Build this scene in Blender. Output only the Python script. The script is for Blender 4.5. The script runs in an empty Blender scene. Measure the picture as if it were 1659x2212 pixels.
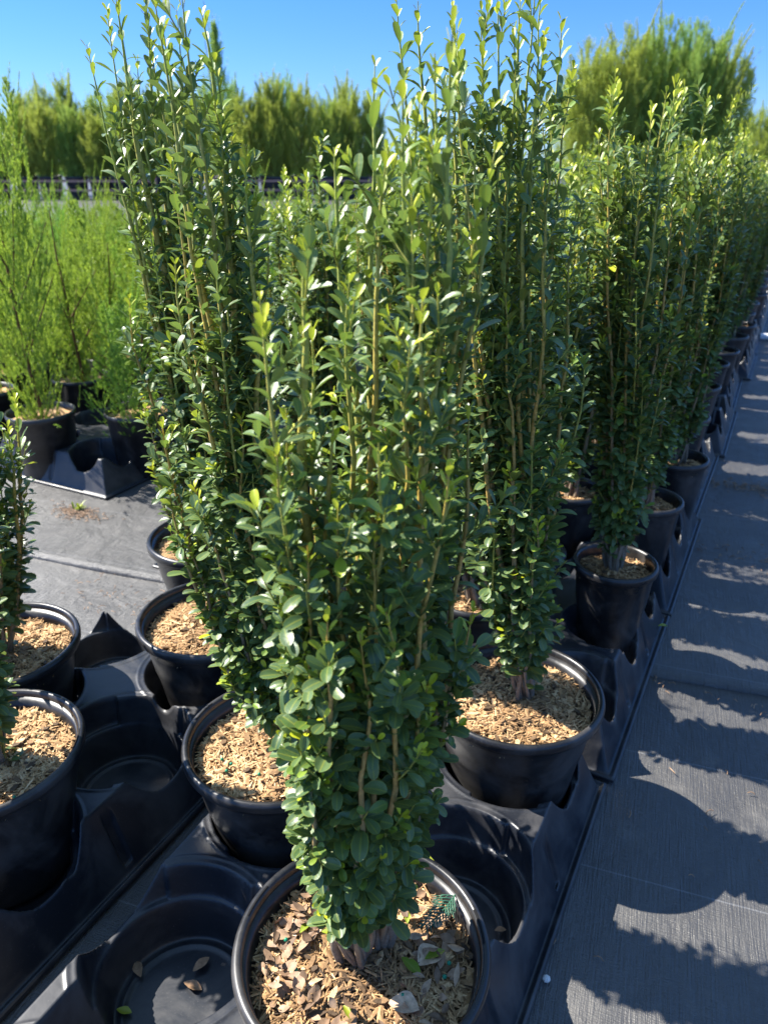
import bpy, math, random
import numpy as np
from mathutils import Vector
R_ = math.radians
sc = bpy.context.scene
COL = sc.collection

# ---------------------------------------------------------------- camera
TH = R_(24.6); YAW = R_(27.0); HC = 1.05; FPX = 1662.0
cam = bpy.data.objects.new('camera', bpy.data.cameras.new('camera'))
COL.objects.link(cam); sc.camera = cam
cam.location = (0, 0, HC)
cam.rotation_euler = (R_(90) - TH, 0, YAW)
cam.data.sensor_fit = 'VERTICAL'; cam.data.sensor_height = 36
cam.data.lens = 36 * FPX / 2212
cam.data.clip_start = .02; cam.data.clip_end = 2000
cam.data.dof.use_dof = True
cam.data.dof.focus_distance = 0.95
cam.data.dof.aperture_fstop = 7.5

# ---------------------------------------------------------------- light
SUN_EL = R_(47.0)
SUN_AZ = (-1.0, -0.11)                # towards the sun, in world XY
w = bpy.data.worlds.new('World'); sc.world = w; w.use_nodes = True
nt = w.node_tree
sky = nt.nodes.new('ShaderNodeTexSky'); sky.sky_type = 'NISHITA'; sky.sun_disc = False
sky.sun_elevation = SUN_EL
sky.sun_rotation = math.atan2(SUN_AZ[0], SUN_AZ[1])
sky.altitude = 200; sky.air_density = 1.0; sky.dust_density = 0.1; sky.ozone_density = 3.0
hs = nt.nodes.new('ShaderNodeHueSaturation'); hs.inputs['Saturation'].default_value = 1.12
nt.links.new(sky.outputs[0], hs.inputs['Color']); 
# clearer, deeper blue low down and a little more neutral overhead than the stock model
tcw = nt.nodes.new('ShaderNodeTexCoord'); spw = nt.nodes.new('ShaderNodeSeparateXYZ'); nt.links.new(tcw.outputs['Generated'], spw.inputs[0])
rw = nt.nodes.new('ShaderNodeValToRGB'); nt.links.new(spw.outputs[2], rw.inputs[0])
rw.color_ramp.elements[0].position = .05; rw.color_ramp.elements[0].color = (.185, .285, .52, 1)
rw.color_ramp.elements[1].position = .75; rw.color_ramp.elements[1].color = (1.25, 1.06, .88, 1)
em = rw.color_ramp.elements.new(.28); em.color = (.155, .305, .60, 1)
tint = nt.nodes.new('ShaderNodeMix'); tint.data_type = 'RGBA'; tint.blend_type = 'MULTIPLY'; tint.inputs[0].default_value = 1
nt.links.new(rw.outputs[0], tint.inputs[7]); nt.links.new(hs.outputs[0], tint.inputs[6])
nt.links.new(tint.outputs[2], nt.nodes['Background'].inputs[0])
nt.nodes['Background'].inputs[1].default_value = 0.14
sl = bpy.data.lights.new('sun', 'SUN'); sl.energy = 5.0; sl.angle = R_(.5); sl.color = (1, .95, .87)
so = bpy.data.objects.new('sun', sl); COL.objects.link(so)
sd = Vector((SUN_AZ[0], SUN_AZ[1], 0)).normalized() * math.cos(SUN_EL) + Vector((0, 0, math.sin(SUN_EL)))
so.rotation_euler = sd.to_track_quat('Z', 'Y').to_euler()
so.location = sd * 20
sc.view_settings.view_transform = 'Standard'; sc.view_settings.look = 'None'
sc.view_settings.exposure = 1.5; sc.view_settings.gamma = 1

# ---------------------------------------------------------------- geometry of the view, to place things at real spots
CT, ST = math.cos(TH), math.sin(TH)
FW = np.array([-math.sin(YAW), math.cos(YAW)]); RT = np.array([math.cos(YAW), math.sin(YAW)])
def at(x, y, z=0.0):
    a = (x - 829.5) / FPX; b = (y - 1106) / FPX
    t = (HC - z) / (ST + b * CT)
    p = RT * (a * t) + FW * (t * (CT - b * ST))
    return np.array([p[0], p[1], z])
def at_depth(x, y, fwd):
    a = (x - 829.5) / FPX; b = (y - 1106) / FPX
    t = fwd / (CT - b * ST)
    p = RT * (a * t) + FW * fwd
    return np.array([p[0], p[1], HC - t * (ST + b * CT)])
def fwd_of(p): return p[0] * FW[0] + p[1] * FW[1]

# ---------------------------------------------------------------- object helpers
def link(o):
    COL.objects.link(o); return o
def tag(o, label=None, cat=None, group=None, kind=None):
    if label: o['label'] = label
    if cat: o['category'] = cat
    if group: o['group'] = group
    if kind: o['kind'] = kind
    return o
def empty(name, loc=(0, 0, 0), rz=0.0):
    o = bpy.data.objects.new(name, None); o.empty_display_size = .05
    o.location = loc; o.rotation_euler = (0, 0, rz); return link(o)
def dup(root, loc, rz=0.0, scale=None):
    r = root.copy(); link(r); r.location = loc; r.rotation_euler = (0, 0, rz)
    if scale: r.scale = scale
    for ch in list(root.children):
        c = ch.copy(); link(c); c.parent = r
        for g in list(ch.children):
            d = g.copy(); link(d); d.parent = c
    return r

class Mesh:
    """collects vertices, faces and a point colour, builds one mesh object"""
    def __init__(s): s.v = []; s.f = []; s.c = []; s.n = 0
    def add(s, v, f, c=None):
        v = np.asarray(v, float).reshape(-1, 3); f = np.asarray(f, int)
        if c is None: c = np.zeros((len(v), 3))
        c = np.asarray(c, float)
        if c.ndim == 1: c = np.tile(c, (len(v), 1))
        s.v.append(v); s.c.append(c); s.f.append(f + s.n); s.n += len(v)
    def data(s, name, mat, smooth=True):
        me = bpy.data.meshes.new(name)
        V = np.concatenate(s.v) if s.v else np.zeros((0, 3)); C = np.concatenate(s.c)
        loops = []; tot = []
        for f in s.f:
            loops.append(f.reshape(-1)); tot.append(np.full(len(f), f.shape[1]))
        loops = np.concatenate(loops); tot = np.concatenate(tot)
        st = np.concatenate([[0], np.cumsum(tot)[:-1]])
        me.vertices.add(len(V)); me.vertices.foreach_set('co', V.astype(np.float32).ravel())
        me.loops.add(len(loops)); me.loops.foreach_set('vertex_index', loops.astype(np.int32))
        me.polygons.add(len(tot)); me.polygons.foreach_set('loop_start', st.astype(np.int32))
        me.polygons.foreach_set('loop_total', tot.astype(np.int32))
        me.polygons.foreach_set('use_smooth', np.full(len(tot), smooth))
        at_ = me.color_attributes.new('tone', 'FLOAT_COLOR', 'POINT')
        at_.data.foreach_set('color', np.concatenate([C, np.ones((len(C), 1))], 1).astype(np.float32).ravel())
        me.materials.append(mat); me.update(calc_edges=True); return me
    def obj(s, name, mat, parent=None, smooth=True):
        o = link(bpy.data.objects.new(name, s.data(name, mat, smooth)))
        if parent: o.parent = parent
        return o

def grid_faces(nu, nv, wrap=False):
    out = []
    for i in range(nu - 1):
        for j in range(nv if wrap else nv - 1):
            k = (j + 1) % nv
            out.append((i * nv + j, i * nv + k, (i + 1) * nv + k, (i + 1) * nv + j))
    return np.array(out)
_gf = {}
def gf(nu, nv, wrap):
    k = (nu, nv, wrap)
    if k not in _gf: _gf[k] = grid_faces(*k)
    return _gf[k]
def tube(m, P, rad, sides=6, col=None):
    P = np.asarray(P, float); n = len(P); rad = np.broadcast_to(rad, n)
    T = np.gradient(P, axis=0); T /= np.linalg.norm(T, axis=1)[:, None] + 1e-12
    ref = np.array([0, 0, 1.]) if abs(T[0][2]) < .9 else np.array([1., 0, 0])
    A = np.cross(T, ref); A /= np.linalg.norm(A, axis=1)[:, None] + 1e-12
    B = np.cross(T, A)
    a = np.arange(sides) * 2 * math.pi / sides
    V = P[:, None] + rad[:, None, None] * (A[:, None] * np.cos(a)[None, :, None] + B[:, None] * np.sin(a)[None, :, None])
    C = None
    if col is not None:
        col = np.asarray(col, float)
        C = np.tile(col, (n * sides, 1)) if col.ndim == 1 else np.repeat(col, sides, 0)
    m.add(V, gf(n, sides, True), C)
def lathe(m, prof, seg=64, col=None):
    prof = np.asarray(prof, float); a = np.arange(seg) * 2 * math.pi / seg
    V = np.stack([prof[:, None, 0] * np.cos(a), prof[:, None, 0] * np.sin(a), np.repeat(prof[:, 1:2], seg, 1)], -1)
    m.add(V, gf(len(prof), seg, True), col)
def box(m, lo, hi, col=None):
    (a, b, c), (d, e, f) = lo, hi
    v = [(a, b, c), (d, b, c), (d, e, c), (a, e, c), (a, b, f), (d, b, f), (d, e, f), (a, e, f)]
    m.add(v, [(0, 3, 2, 1), (4, 5, 6, 7), (0, 1, 5, 4), (1, 2, 6, 5), (2, 3, 7, 6), (3, 0, 4, 7)], col)

# ---------------------------------------------------------------- materials
def new_mat(name):
    m = bpy.data.materials.new(name); m.use_nodes = True
    n = m.node_tree.nodes; l = m.node_tree.links
    return m, n, l, n['Principled BSDF']
def nd(n, t, **k):
    x = n.new(t)
    for a, b in k.items(): setattr(x, a, b)
    return x
def ramp(n, pts):
    r = n.new('ShaderNodeValToRGB'); e = r.color_ramp.elements
    while len(e) < len(pts): e.new(.5)
    for i, (p, c) in enumerate(pts):
        e[i].position = p; e[i].color = (*c, 1) if len(c) == 3 else c
    return r
def noise(n, l, scale, detail=4, rough=.55, vec=None, dist=0):
    x = n.new('ShaderNodeTexNoise'); x.inputs['Scale'].default_value = scale
    x.inputs['Detail'].default_value = detail; x.inputs['Roughness'].default_value = rough
    x.inputs['Distortion'].default_value = dist
    if vec is not None: l.new(vec, x.inputs['Vector'])
    return x
def mixc(n, l, fac, a, b, blend='MIX'):
    x = n.new('ShaderNodeMix'); x.data_type = 'RGBA'; x.blend_type = blend
    for s, v in ((0, fac), (6, a), (7, b)):
        if hasattr(v, 'is_linked'): l.new(v, x.inputs[s])
        elif isinstance(v, (int, float)): x.inputs[s].default_value = v
        else: x.inputs[s].default_value = (*v, 1)
    return x.outputs[2]
def mth(n, l, op, a, b=None, clamp=False):
    x = n.new('ShaderNodeMath'); x.operation = op; x.use_clamp = clamp
    for s, v in ((0, a), (1, b)):
        if v is None: continue
        if hasattr(v, 'is_linked'): l.new(v, x.inputs[s])
        else: x.inputs[s].default_value = v
    return x.outputs[0]
def bump(n, l, h, strength, dist, bs):
    b = n.new('ShaderNodeBump'); b.inputs['Strength'].default_value = strength
    b.inputs['Distance'].default_value = dist; l.new(h, b.inputs['Height'])
    l.new(b.outputs[0], bs.inputs['Normal']); return b

def leaf_mat(name, dark, mid, young, gloss=.3, trans=.35, tcol=None, edge=True, fresh=None, vary=False):
    """tone = (youth, random, distance from midrib)"""
    m, n, l, bs = new_mat(name)
    a = nd(n, 'ShaderNodeVertexColor', layer_name='tone'); s = n.new('ShaderNodeSeparateColor'); l.new(a.outputs[0], s.inputs[0])
    c0 = mixc(n, l, s.outputs[1], dark, mid)
    if fresh:
        c1 = mixc(n, l, mth(n, l, 'MULTIPLY', s.outputs[0], 1.7, True), c0, fresh)
        c1 = mixc(n, l, mth(n, l, 'MULTIPLY', mth(n, l, 'SUBTRACT', s.outputs[0], .55), 2.4, True), c1, young)
    else: c1 = mixc(n, l, s.outputs[0], c0, young)
    if vary:
        oi = n.new('ShaderNodeObjectInfo')
        rv = ramp(n, [(.0, (.62, 1.0, 1.25)), (.45, (1, 1, 1)), (1, (1.12, 1.02, .9))]); l.new(oi.outputs['Random'], rv.inputs[0])
        c1 = mixc(n, l, 1.0, c1, rv.outputs[0], 'MULTIPLY')
    g = n.new('ShaderNodeNewGeometry')
    nz = noise(n, l, 90, 3, .6, g.outputs['Position'])
    c1 = mixc(n, l, .35, c1, mixc(n, l, nz.outputs[0], tuple(x * .45 for x in mid), tuple(min(1, x * 1.5) for x in mid)), 'SOFT_LIGHT')
    if edge:
        r1 = ramp(n, [(0, (1, 1, 1)), (.16, (0, 0, 0))]); l.new(s.outputs[2], r1.inputs[0])
        c1 = mixc(n, l, mth(n, l, 'MULTIPLY', r1.outputs[0], .45), c1, tuple(min(1, x * .6 + .03) for x in young))
        r2 = ramp(n, [(.86, (0, 0, 0)), (1, (1, 1, 1))]); l.new(s.outputs[2], r2.inputs[0])
        c1 = mixc(n, l, mth(n, l, 'MULTIPLY', r2.outputs[0], .5), c1, tuple(min(1, x * .6 + .02) for x in young))
    # underside is paler and duller
    back = mixc(n, l, .45, c1, tuple(min(1, x * .5 + .02) for x in young))
    cc = mixc(n, l, g.outputs['Backfacing'], c1, back)
    l.new(cc, bs.inputs['Base Color'])
    rg = n.new('ShaderNodeMapRange'); l.new(g.outputs['Backfacing'], rg.inputs[0])
    rg.inputs[3].default_value = gloss; rg.inputs[4].default_value = .6
    l.new(rg.outputs[0], bs.inputs['Roughness'])
    bs.inputs['Specular IOR Level'].default_value = .5
    n2 = noise(n, l, 260, 2, .5, g.outputs['Position']); bump(n, l, n2.outputs[0], .25, .0012, bs)
    t = n.new('ShaderNodeBsdfTranslucent')
    tc = mixc(n, l, .45, c1, tcol or young, 'MIX'); l.new(tc, t.inputs[0])
    mx = n.new('ShaderNodeMixShader'); mx.inputs[0].default_value = trans
    l.new(bs.outputs[0], mx.inputs[1]); l.new(t.outputs[0], mx.inputs[2])
    l.new(mx.outputs[0], n['Material Output'].inputs[0])
    return m
M = {}
M['leaf'] = leaf_mat('shrub leaf', (.070, .128, .056), (.155, .228, .098), (.62, .64, .035), .40, .27, (.26, .40, .06), fresh=(.20, .31, .06))
M['juniper'] = leaf_mat('juniper scale foliage', (.11, .22, .05), (.27, .42, .07), (.46, .56, .09), .55, .45, (.42, .54, .05), False, vary=True)
M['conifer'] = leaf_mat('tall conifer foliage', (.13, .22, .06), (.32, .44, .10), (.50, .56, .13), .6, .45, (.48, .54, .08), False, vary=True)
M['bluegreen'] = leaf_mat('blue green sprig', (.05, .13, .09), (.07, .18, .12), (.12, .27, .16), .45, .15, (.08, .25, .12), False)
M['yellow_leaf'] = leaf_mat('fallen green leaf', (.14, .24, .03), (.22, .30, .03), (.42, .45, .05), .4, .3, (.4, .5, .03))

def tone_mat(name, lo, mid, hi, rough=.7, spec=.3, noise_scale=300, bstr=.4, bdist=.001):
    """tone.r walks lo > mid > hi"""
    m, n, l, bs = new_mat(name)
    a = nd(n, 'ShaderNodeVertexColor', layer_name='tone'); s = n.new('ShaderNodeSeparateColor'); l.new(a.outputs[0], s.inputs[0])
    r = ramp(n, [(0, lo), (.5, mid), (1, hi)]); l.new(s.outputs[0], r.inputs[0])
    g = n.new('ShaderNodeNewGeometry'); nz = noise(n, l, noise_scale, 4, .6, g.outputs['Position'])
    r2 = ramp(n, [(.3, (.62, .6, .58)), (.7, (1.15, 1.15, 1.15))]); l.new(nz.outputs[0], r2.inputs[0])
    l.new(mixc(n, l, 1.0, r.outputs[0], r2.outputs[0], 'MULTIPLY'), bs.inputs['Base Color'])
    bs.inputs['Roughness'].default_value = rough; bs.inputs['Specular IOR Level'].default_value = spec
    bump(n, l, nz.outputs[0], bstr, bdist, bs); return m
M['stem'] = tone_mat('shrub stem', (.34, .39, .07), (.52, .32, .075), (.235, .19, .14), .55, .4, 240)
M['chips'] = tone_mat('wood chips', (.06, .042, .028), (.45, .265, .12), (.78, .54, .29), .75, .25, 400)
M['dry_leaf'] = tone_mat('dry leaf', (.10, .065, .042), (.33, .205, .12), (.64, .45, .29), .6, .35, 150)
M['trunk'] = tone_mat('conifer bark', (.05, .035, .025), (.13, .07, .04), (.28, .12, .05), .8, .2, 120)

def plastic(name, base, rough, dust):
    m, n, l, bs = new_mat(name); g = n.new('ShaderNodeNewGeometry')
    nz = noise(n, l, 9, 6, .65, g.outputs['Position'], .6); n2 = noise(n, l, 420, 2, .5, g.outputs['Position'])
    r = ramp(n, [(.44, (0, 0, 0)), (.66, (1, 1, 1))]); l.new(nz.outputs[0], r.inputs[0])
    r2 = ramp(n, [(.66, (0, 0, 0)), (.72, (1, 1, 1))]); l.new(n2.outputs[0], r2.inputs[0])
    f = mth(n, l, 'MULTIPLY', r.outputs[0], dust)
    f2 = mth(n, l, 'MULTIPLY', r2.outputs[0], dust * .9)
    f3 = mth(n, l, 'MAXIMUM', f, f2)
    l.new(mixc(n, l, f3, base, (.30, .28, .26)), bs.inputs['Base Color'])
    rr = n.new('ShaderNodeMapRange'); l.new(nz.outputs[0], rr.inputs[0]); rr.inputs[1].default_value = .3; rr.inputs[2].default_value = .7
    rr.inputs[3].default_value = rough * .75; rr.inputs[4].default_value = rough * 1.35; l.new(rr.outputs[0], bs.inputs['Roughness'])
    n3 = noise(n, l, 35, 3, .5, g.outputs['Position']); bump(n, l, n3.outputs[0], .10, .003, bs)
    return m
M['pot'] = plastic('black pot plastic', (.012, .012, .013), .33, .16)
M['pot_far'] = plastic('dark grey big pot plastic', (.035, .037, .042), .5, .2)  # greyer, rougher base than the near pots' black plastic
M['tray'] = plastic('black tray plastic', (.013, .015, .020), .38, .14)

def fabric():
    m, n, l, bs = new_mat('woven ground fabric')
    tc = n.new('ShaderNodeNewGeometry'); mp = n.new('ShaderNodeMapping'); l.new(tc.outputs['Position'], mp.inputs[0])
    mp.inputs['Rotation'].default_value = (0, 0, -math.atan(.14)); V = mp.outputs[0]
    sp = n.new('ShaderNodeSeparateXYZ'); l.new(V, sp.inputs[0])
    def band(sock, per, vecscale):
        mm = n.new('ShaderNodeMapping'); l.new(V, mm.inputs[0]); mm.inputs['Scale'].default_value = vecscale
        return noise(n, l, 1, 2, .6, mm.outputs[0]).outputs[0]
    thA = band(None, 0, (290, 12, 1)); thB = band(None, 0, (60, 430, 1))
    fine = noise(n, l, 420, 2, .6, V).outputs[0]
    patch = noise(n, l, 1.6, 6, .62, V, .5).outputs[0]; dust = noise(n, l, 11, 5, .65, V, .3).outputs[0]
    # darker and paler yarns, dust in patches
    y = mth(n, l, 'MULTIPLY', mth(n, l, 'ADD', thA, thB), .5)
    r = ramp(n, [(.26, (.033, .032, .031)), (.50, (.049, .0475, .046)), (.74, (.071, .069, .067))]); l.new(y, r.inputs[0])
    rp = ramp(n, [(.42, (0, 0, 0)), (.72, (1, 1, 1))]); l.new(patch, rp.inputs[0])
    c = mixc(n, l, mth(n, l, 'MULTIPLY', rp.outputs[0], .45), r.outputs[0], (.145, .14, .13))
    rd = ramp(n, [(.56, (0, 0, 0)), (.74, (1, 1, 1))]); l.new(dust, rd.inputs[0])
    c = mixc(n, l, mth(n, l, 'MULTIPLY', rd.outputs[0], .35), c, (.17, .16, .145))
    # pale marker threads woven in every 31 cm
    fr = mth(n, l, 'FRACT', mth(n, l, 'DIVIDE', mth(n, l, 'ADD', sp.outputs[1], 50 * .3048 - .05), .3048))
    ln = mth(n, l, 'LESS_THAN', fr, .009)
    c = mixc(n, l, mth(n, l, 'MULTIPLY', ln, .18), c, (.36, .37, .39))
    l.new(c, bs.inputs['Base Color'])
    rr = n.new('ShaderNodeMapRange'); l.new(dust, rr.inputs[0]); rr.inputs[1].default_value = .3; rr.inputs[2].default_value = .7
    rr.inputs[3].default_value = .42; rr.inputs[4].default_value = .62; l.new(rr.outputs[0], bs.inputs['Roughness'])
    bs.inputs['Specular IOR Level'].default_value = .75
    h = mth(n, l, 'ADD', mth(n, l, 'ADD', thA, thB), mth(n, l, 'MULTIPLY', fine, .5))
    b = bump(n, l, h, .8, .0022, bs)
    wr = noise(n, l, 6, 4, .55, V, .8); b2 = n.new('ShaderNodeBump'); b2.inputs['Strength'].default_value = .5; b2.inputs['Distance'].default_value = .02
    l.new(wr.outputs[0], b2.inputs['Height']); l.new(b2.outputs[0], b.inputs['Normal'])
    return m
M['fabric'] = fabric()

def simple(name, c, rough=.7, c2=None, scale=8, spec=.4):
    m, n, l, bs = new_mat(name)
    g = n.new('ShaderNodeNewGeometry'); nz = noise(n, l, scale, 5, .6, g.outputs['Position'])
    l.new(mixc(n, l, nz.outputs[0], c, c2 or tuple(x * .6 for x in c)), bs.inputs['Base Color'])
    bs.inputs['Roughness'].default_value = rough; bs.inputs['Specular IOR Level'].default_value = spec
    bump(n, l, nz.outputs[0], .3, .01, bs); return m
M['soil'] = simple('potting soil', (.09, .055, .035), .9, (.025, .017, .012), 120)
M['ground'] = simple('dry field', (.13, .13, .06), .95, (.08, .10, .04), .6)
M['rail'] = simple('weathered brown rail', (.42, .25, .19), .7)
M['pvc'] = simple('white pipe', (.75, .76, .78), .35, (.6, .62, .65))
M['slot'] = simple('dark slot', (.003, .003, .004), .9)
M['pebble'] = simple('pale pebble', (.75, .73, .70), .6)
M['pellet'] = simple('green fertiliser pellet', (.01, .25, .13), .35, (.01, .17, .09))

# ---------------------------------------------------------------- setting: ground sheets
SLOPE = .14
def sheet(name, pts, z, mat, thick=0):
    m = Mesh(); k = len(pts)
    m.add([(x, y, z) for x, y in pts], [list(range(k))])
    if thick:
        v = [(x, y, z) for x, y in pts] + [(x, y, z - thick) for x, y in pts]
        m.add(v, [(i, i + k, (i + 1) % k + k, (i + 1) % k) for i in range(k)])
    o = m.obj(name, mat, smooth=False); return tag(o, kind='structure')
sheet('ground', [(-900, -900), (900, -900), (900, 900), (-900, 900)], -.012, M['ground'])
sheet('weed_fabric', [(-45, -6), (30, -6), (30, 60), (-45, 60)], -.004, M['fabric'])
# the far sheet laps over the near one along one slanting seam, its edge slightly frayed
rng = np.random.default_rng(5)
def lap_sheet():
    xs = np.concatenate([np.linspace(-12, 6, 600)]); m = Mesh()
    e = 1.555 + SLOPE * xs + .004 * np.sin(xs * 9) + .003 * rng.standard_normal(len(xs)).cumsum() / 12
    lift = .006 + .004 * np.sin(xs * 3.1) * np.sin(xs * 7.7 + 1)
    rows = [np.stack([xs, e, np.full_like(xs, -.0039)], 1), np.stack([xs, e + .002, lift], 1), np.stack([xs, e + .03, lift * .6], 1), np.stack([xs, e + .12, xs * 0], 1),
            np.stack([xs, e * 0 + 14, xs * 0], 1)]
    m.add(np.concatenate(rows), gf(5, len(xs), False))
    return tag(m.obj('weed_fabric_overlap', M['fabric']), kind='structure')
lap_sheet()

# ---------------------------------------------------------------- pot and mulch
def pot_data(D, H, bottom, lip=.0085):
    """squat nursery pot standing on z=0, rim outside diameter D"""
    R = D / 2; rb = bottom / 2; m = Mesh(); rt = R - lip * 1.1
    def r_at(z): return rb + (rt - rb) * (z / H)
    pr = [(0, .006), (rb * .5, .006), (rb * .55, .002), (rb - .006, .001), (rb, .006)]
    for z in np.linspace(.02, H - .045, 8): pr.append((r_at(z) - (.0022 if z < H * .55 else 0), z))
    pr += [(r_at(H * .56), H * .56)] if False else []
    pr += [(r_at(H - .030), H - .030), (r_at(H - .024) + .0015, H - .026), (r_at(H - .02) + .0015, H - .0175)]
    th = .0022
    inner = [(r_at(H - .008) - th, H - .010)]
    for z in np.linspace(H - .03, .02, 7): inner.append((r_at(z) - th - .001, z))
    inner += [(rb - .01, .010), (0, .010)]
    lathe(m, pr, 72); body = m.data('pot', M['pot'])
    mi = Mesh(); lathe(mi, pr[-1:] + [(rt - .001, H - .012)], 72); 
    m2 = Mesh(); lathe(m2, pr + [(rt - .0005, H - .013)] + inner, 72); body = m2.data('pot', M['pot'])
    r2 = Mesh(); c = R - lip * .72; zc = H - .0065
    ring = []
    for a in np.linspace(-2.2, 3.6, 13): ring.append((c + lip * .72 * math.cos(a), zc + .0075 * math.sin(a)))
    ring = [(c - lip * .5, H - .0175)] + [(R - .0012, H - .0175), (R - .0003, H - .014)] + [(R, H - .008), (R - .001, H - .0035), (R - .0035, H - .0008), (R - .0065, H), (R - .0095, H - .0012), (R - .0115, H - .005), (R - .0125, H - .012), (R - .014, H - .03)]
    lathe(r2, ring, 96); rim = r2.data('rim', M['pot'])
    return body, rim
def mulch_data(radius, n, seed, leaves=0, size=1.0, bright=.55):
    g = np.random.default_rng(seed); m = Mesh()
    # mound
    nr, na = 14, 56; V = []; 
    for i in range(nr):
        for j in range(na):
            r = radius * i / (nr - 1); a = j * 2 * math.pi / na
            x, y = r * math.cos(a), r * math.sin(a)
            V.append((x, y, surf(x, y, radius, seed) - .003))
    soil_m = Mesh(); m.add(V, gf(nr, na, True), (.12, 0, 0))
    # chips: flattened six-sided slivers
    r = radius * .985 * np.sqrt(g.random(n)); a = g.random(n) * 2 * math.pi
    x, y = r * np.cos(a), r * np.sin(a)
    L = size * g.uniform(.007, .027, n) * (1 + (g.random(n) < .06) * .8); W = size * g.uniform(.0007, .0016, n) * (1 + (g.random(n) < .07) * 2.2)
    L = np.minimum(L, (radius * 1.02 - r) * 2 + .010)
    T = W * g.uniform(.35, .8, n)
    yaw = g.random(n) * 2 * math.pi; pit = g.normal(0, .28, n)
    z = np.array([surf(a_, b_, radius, seed) for a_, b_ in zip(x, y)]) + g.uniform(.0, .006, n)
    ax = np.stack([np.cos(yaw) * np.cos(pit), np.sin(yaw) * np.cos(pit), np.sin(pit)], 1)
    sd_ = np.stack([-np.sin(yaw), np.cos(yaw), g.normal(0, .35, n)], 1); sd_ /= np.linalg.norm(sd_, axis=1)[:, None]
    up = np.cross(ax, sd_); P = np.stack([x, y, z], 1)
    tmpl = [(-.5, 0, 0), (-.35, 1, .2), (.36, .8, .2), (.5, 0, 0), (.32, -1, .2), (-.38, -.8, .2), (-.1, .1, 1), (.2, -.1, .9)]
    V = np.stack([P + ax * (L * t[0])[:, None] + sd_ * (W * t[1])[:, None] + up * (T * t[2])[:, None] for t in tmpl], 1)
    F = np.array([(0, 6, 1, 1), (1, 6, 7, 2), (2, 7, 3, 3), (3, 7, 4, 4), (4, 7, 6, 5), (5, 6, 0, 0)])
    tri = np.array([(1, 0, 6), (3, 2, 7), (4, 3, 7), (0, 5, 6)]); qd = np.array([(2, 1, 6, 7), (5, 4, 7, 6)])
    base = (np.arange(n) * 8)[:, None, None]
    # tones in drifts
    ang = g.uniform(0, 6.3); tone = np.clip(bright + .22 * np.sin(x / radius * 4 + ang) * np.cos(y / radius * 3.3 + ang * 2) + g.normal(0, .2, n), 0, 1)
    C = np.repeat(np.stack([tone, tone, tone], 1), 8, 0)
    m.add(V.reshape(-1, 3), (base + tri).reshape(-1, 3), C); 
    m.f.append((base + qd).reshape(-1, 4) + m.n - len(C))
    nb = int(n * .018); r = radius * .9 * np.sqrt(g.random(nb)); a = g.random(nb) * 6.3
    for q in range(nb):
        x_, y_ = r[q] * math.cos(a[q]), r[q] * math.sin(a[q]); z_ = surf(x_, y_, radius, seed) + .006; w_ = g.uniform(.003, .006); l_ = g.uniform(.006, .015); h_ = g.uniform(.001, .003); ya = g.uniform(0, 6.3)
        cs, sn = math.cos(ya), math.sin(ya); V = []
        for k, hh in ((1, -h_), (.82, h_)):
            for an in np.linspace(0, 2 * math.pi, 7)[:-1]:
                u, v = l_ * math.cos(an) * k * g.uniform(.75, 1.1), w_ * math.sin(an) * k * g.uniform(.75, 1.1)
                V.append((x_ + u * cs - v * sn, y_ + u * sn + v * cs, z_ + hh + u * .15 * math.sin(q)))
        F4 = [(i, (i + 1) % 6, (i + 1) % 6 + 6, i + 6) for i in range(6)] + [(6, 7, 8, 9), (6, 9, 10, 11)]
        tn = g.choice([.05, .15, .25, .4, .8]); m.add(V, F4, (tn, tn, tn))
    return m.data('mulch', M['chips'], smooth=False)
def surf(x, y, radius, seed):
    k = 1 / radius
    return .010 * (1 - (x * x + y * y) * k * k) + .0035 * math.sin(x * 46 + seed) * math.cos(y * 53 + seed * 2) + .002 * math.sin(x * 130 + y * 90 + seed)

# ---------------------------------------------------------------- leaves
def leaf_block(m, P, AX, NR, L, W, droop, fold, youth, rnd, nu=6, nv=5, shape='spoon', shift=None):
    P = np.asarray(P); n = len(P)
    if n == 0: return
    AX = np.asarray(AX); NR = np.asarray(NR); L = np.asarray(L); W = np.asarray(W)
    SD = np.cross(AX, NR); SD /= np.linalg.norm(SD, axis=1)[:, None] + 1e-12
    NR = np.cross(SD, AX)
    s = np.array([0, .14, .38, .64, .83, .94, 1]) if nu == 7 else (np.array([0, .2, .55, .85, 1]) if nu == 5 and shape == 'spoon' else np.linspace(0, 1, nu)); t = np.linspace(-1, 1, nv)
    if shape == 'spoon': wp = np.interp(s, [0, .10, .35, .65, .86, .96, 1], [.10, .24, .78, 1.0, .90, .64, .30])
    elif shape == 'tip': wp = np.interp(s, [0, .1, .4, .6, .85, 1], [.12, .4, .95, 1, .55, .03])
    else: wp = np.interp(s, [0, .5, 1], [.8, 1, .05])
    S, Tt = np.meshgrid(s, t, indexing='ij'); WP = np.repeat(wp[:, None], nv, 1)
    S = S.ravel(); Tt = Tt.ravel(); WP = WP.ravel()
    dz = (-np.asarray(droop)[:, None] * (S ** 2)[None] * L[:, None] + np.asarray(fold)[:, None] * (np.abs(Tt) ** 1.3 * WP)[None] * W[:, None])
    al = L[:, None] * (S - .18 * np.abs(np.asarray(droop))[:, None] * S ** 2)
    V = P[:, None] + AX[:, None] * al[..., None] + SD[:, None] * (W[:, None] * (Tt * WP)[None])[..., None] + NR[:, None] * dz[..., None]
    k = nu * nv; F = gf(nu, nv, False)
    C = np.stack([np.repeat(youth, k), np.repeat(rnd, k), np.tile(np.abs(Tt), n)], 1)
    m.add(V.reshape(-1, 3), (F[None] + (np.arange(n) * k)[:, None, None]).reshape(-1, 4), C)

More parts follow.
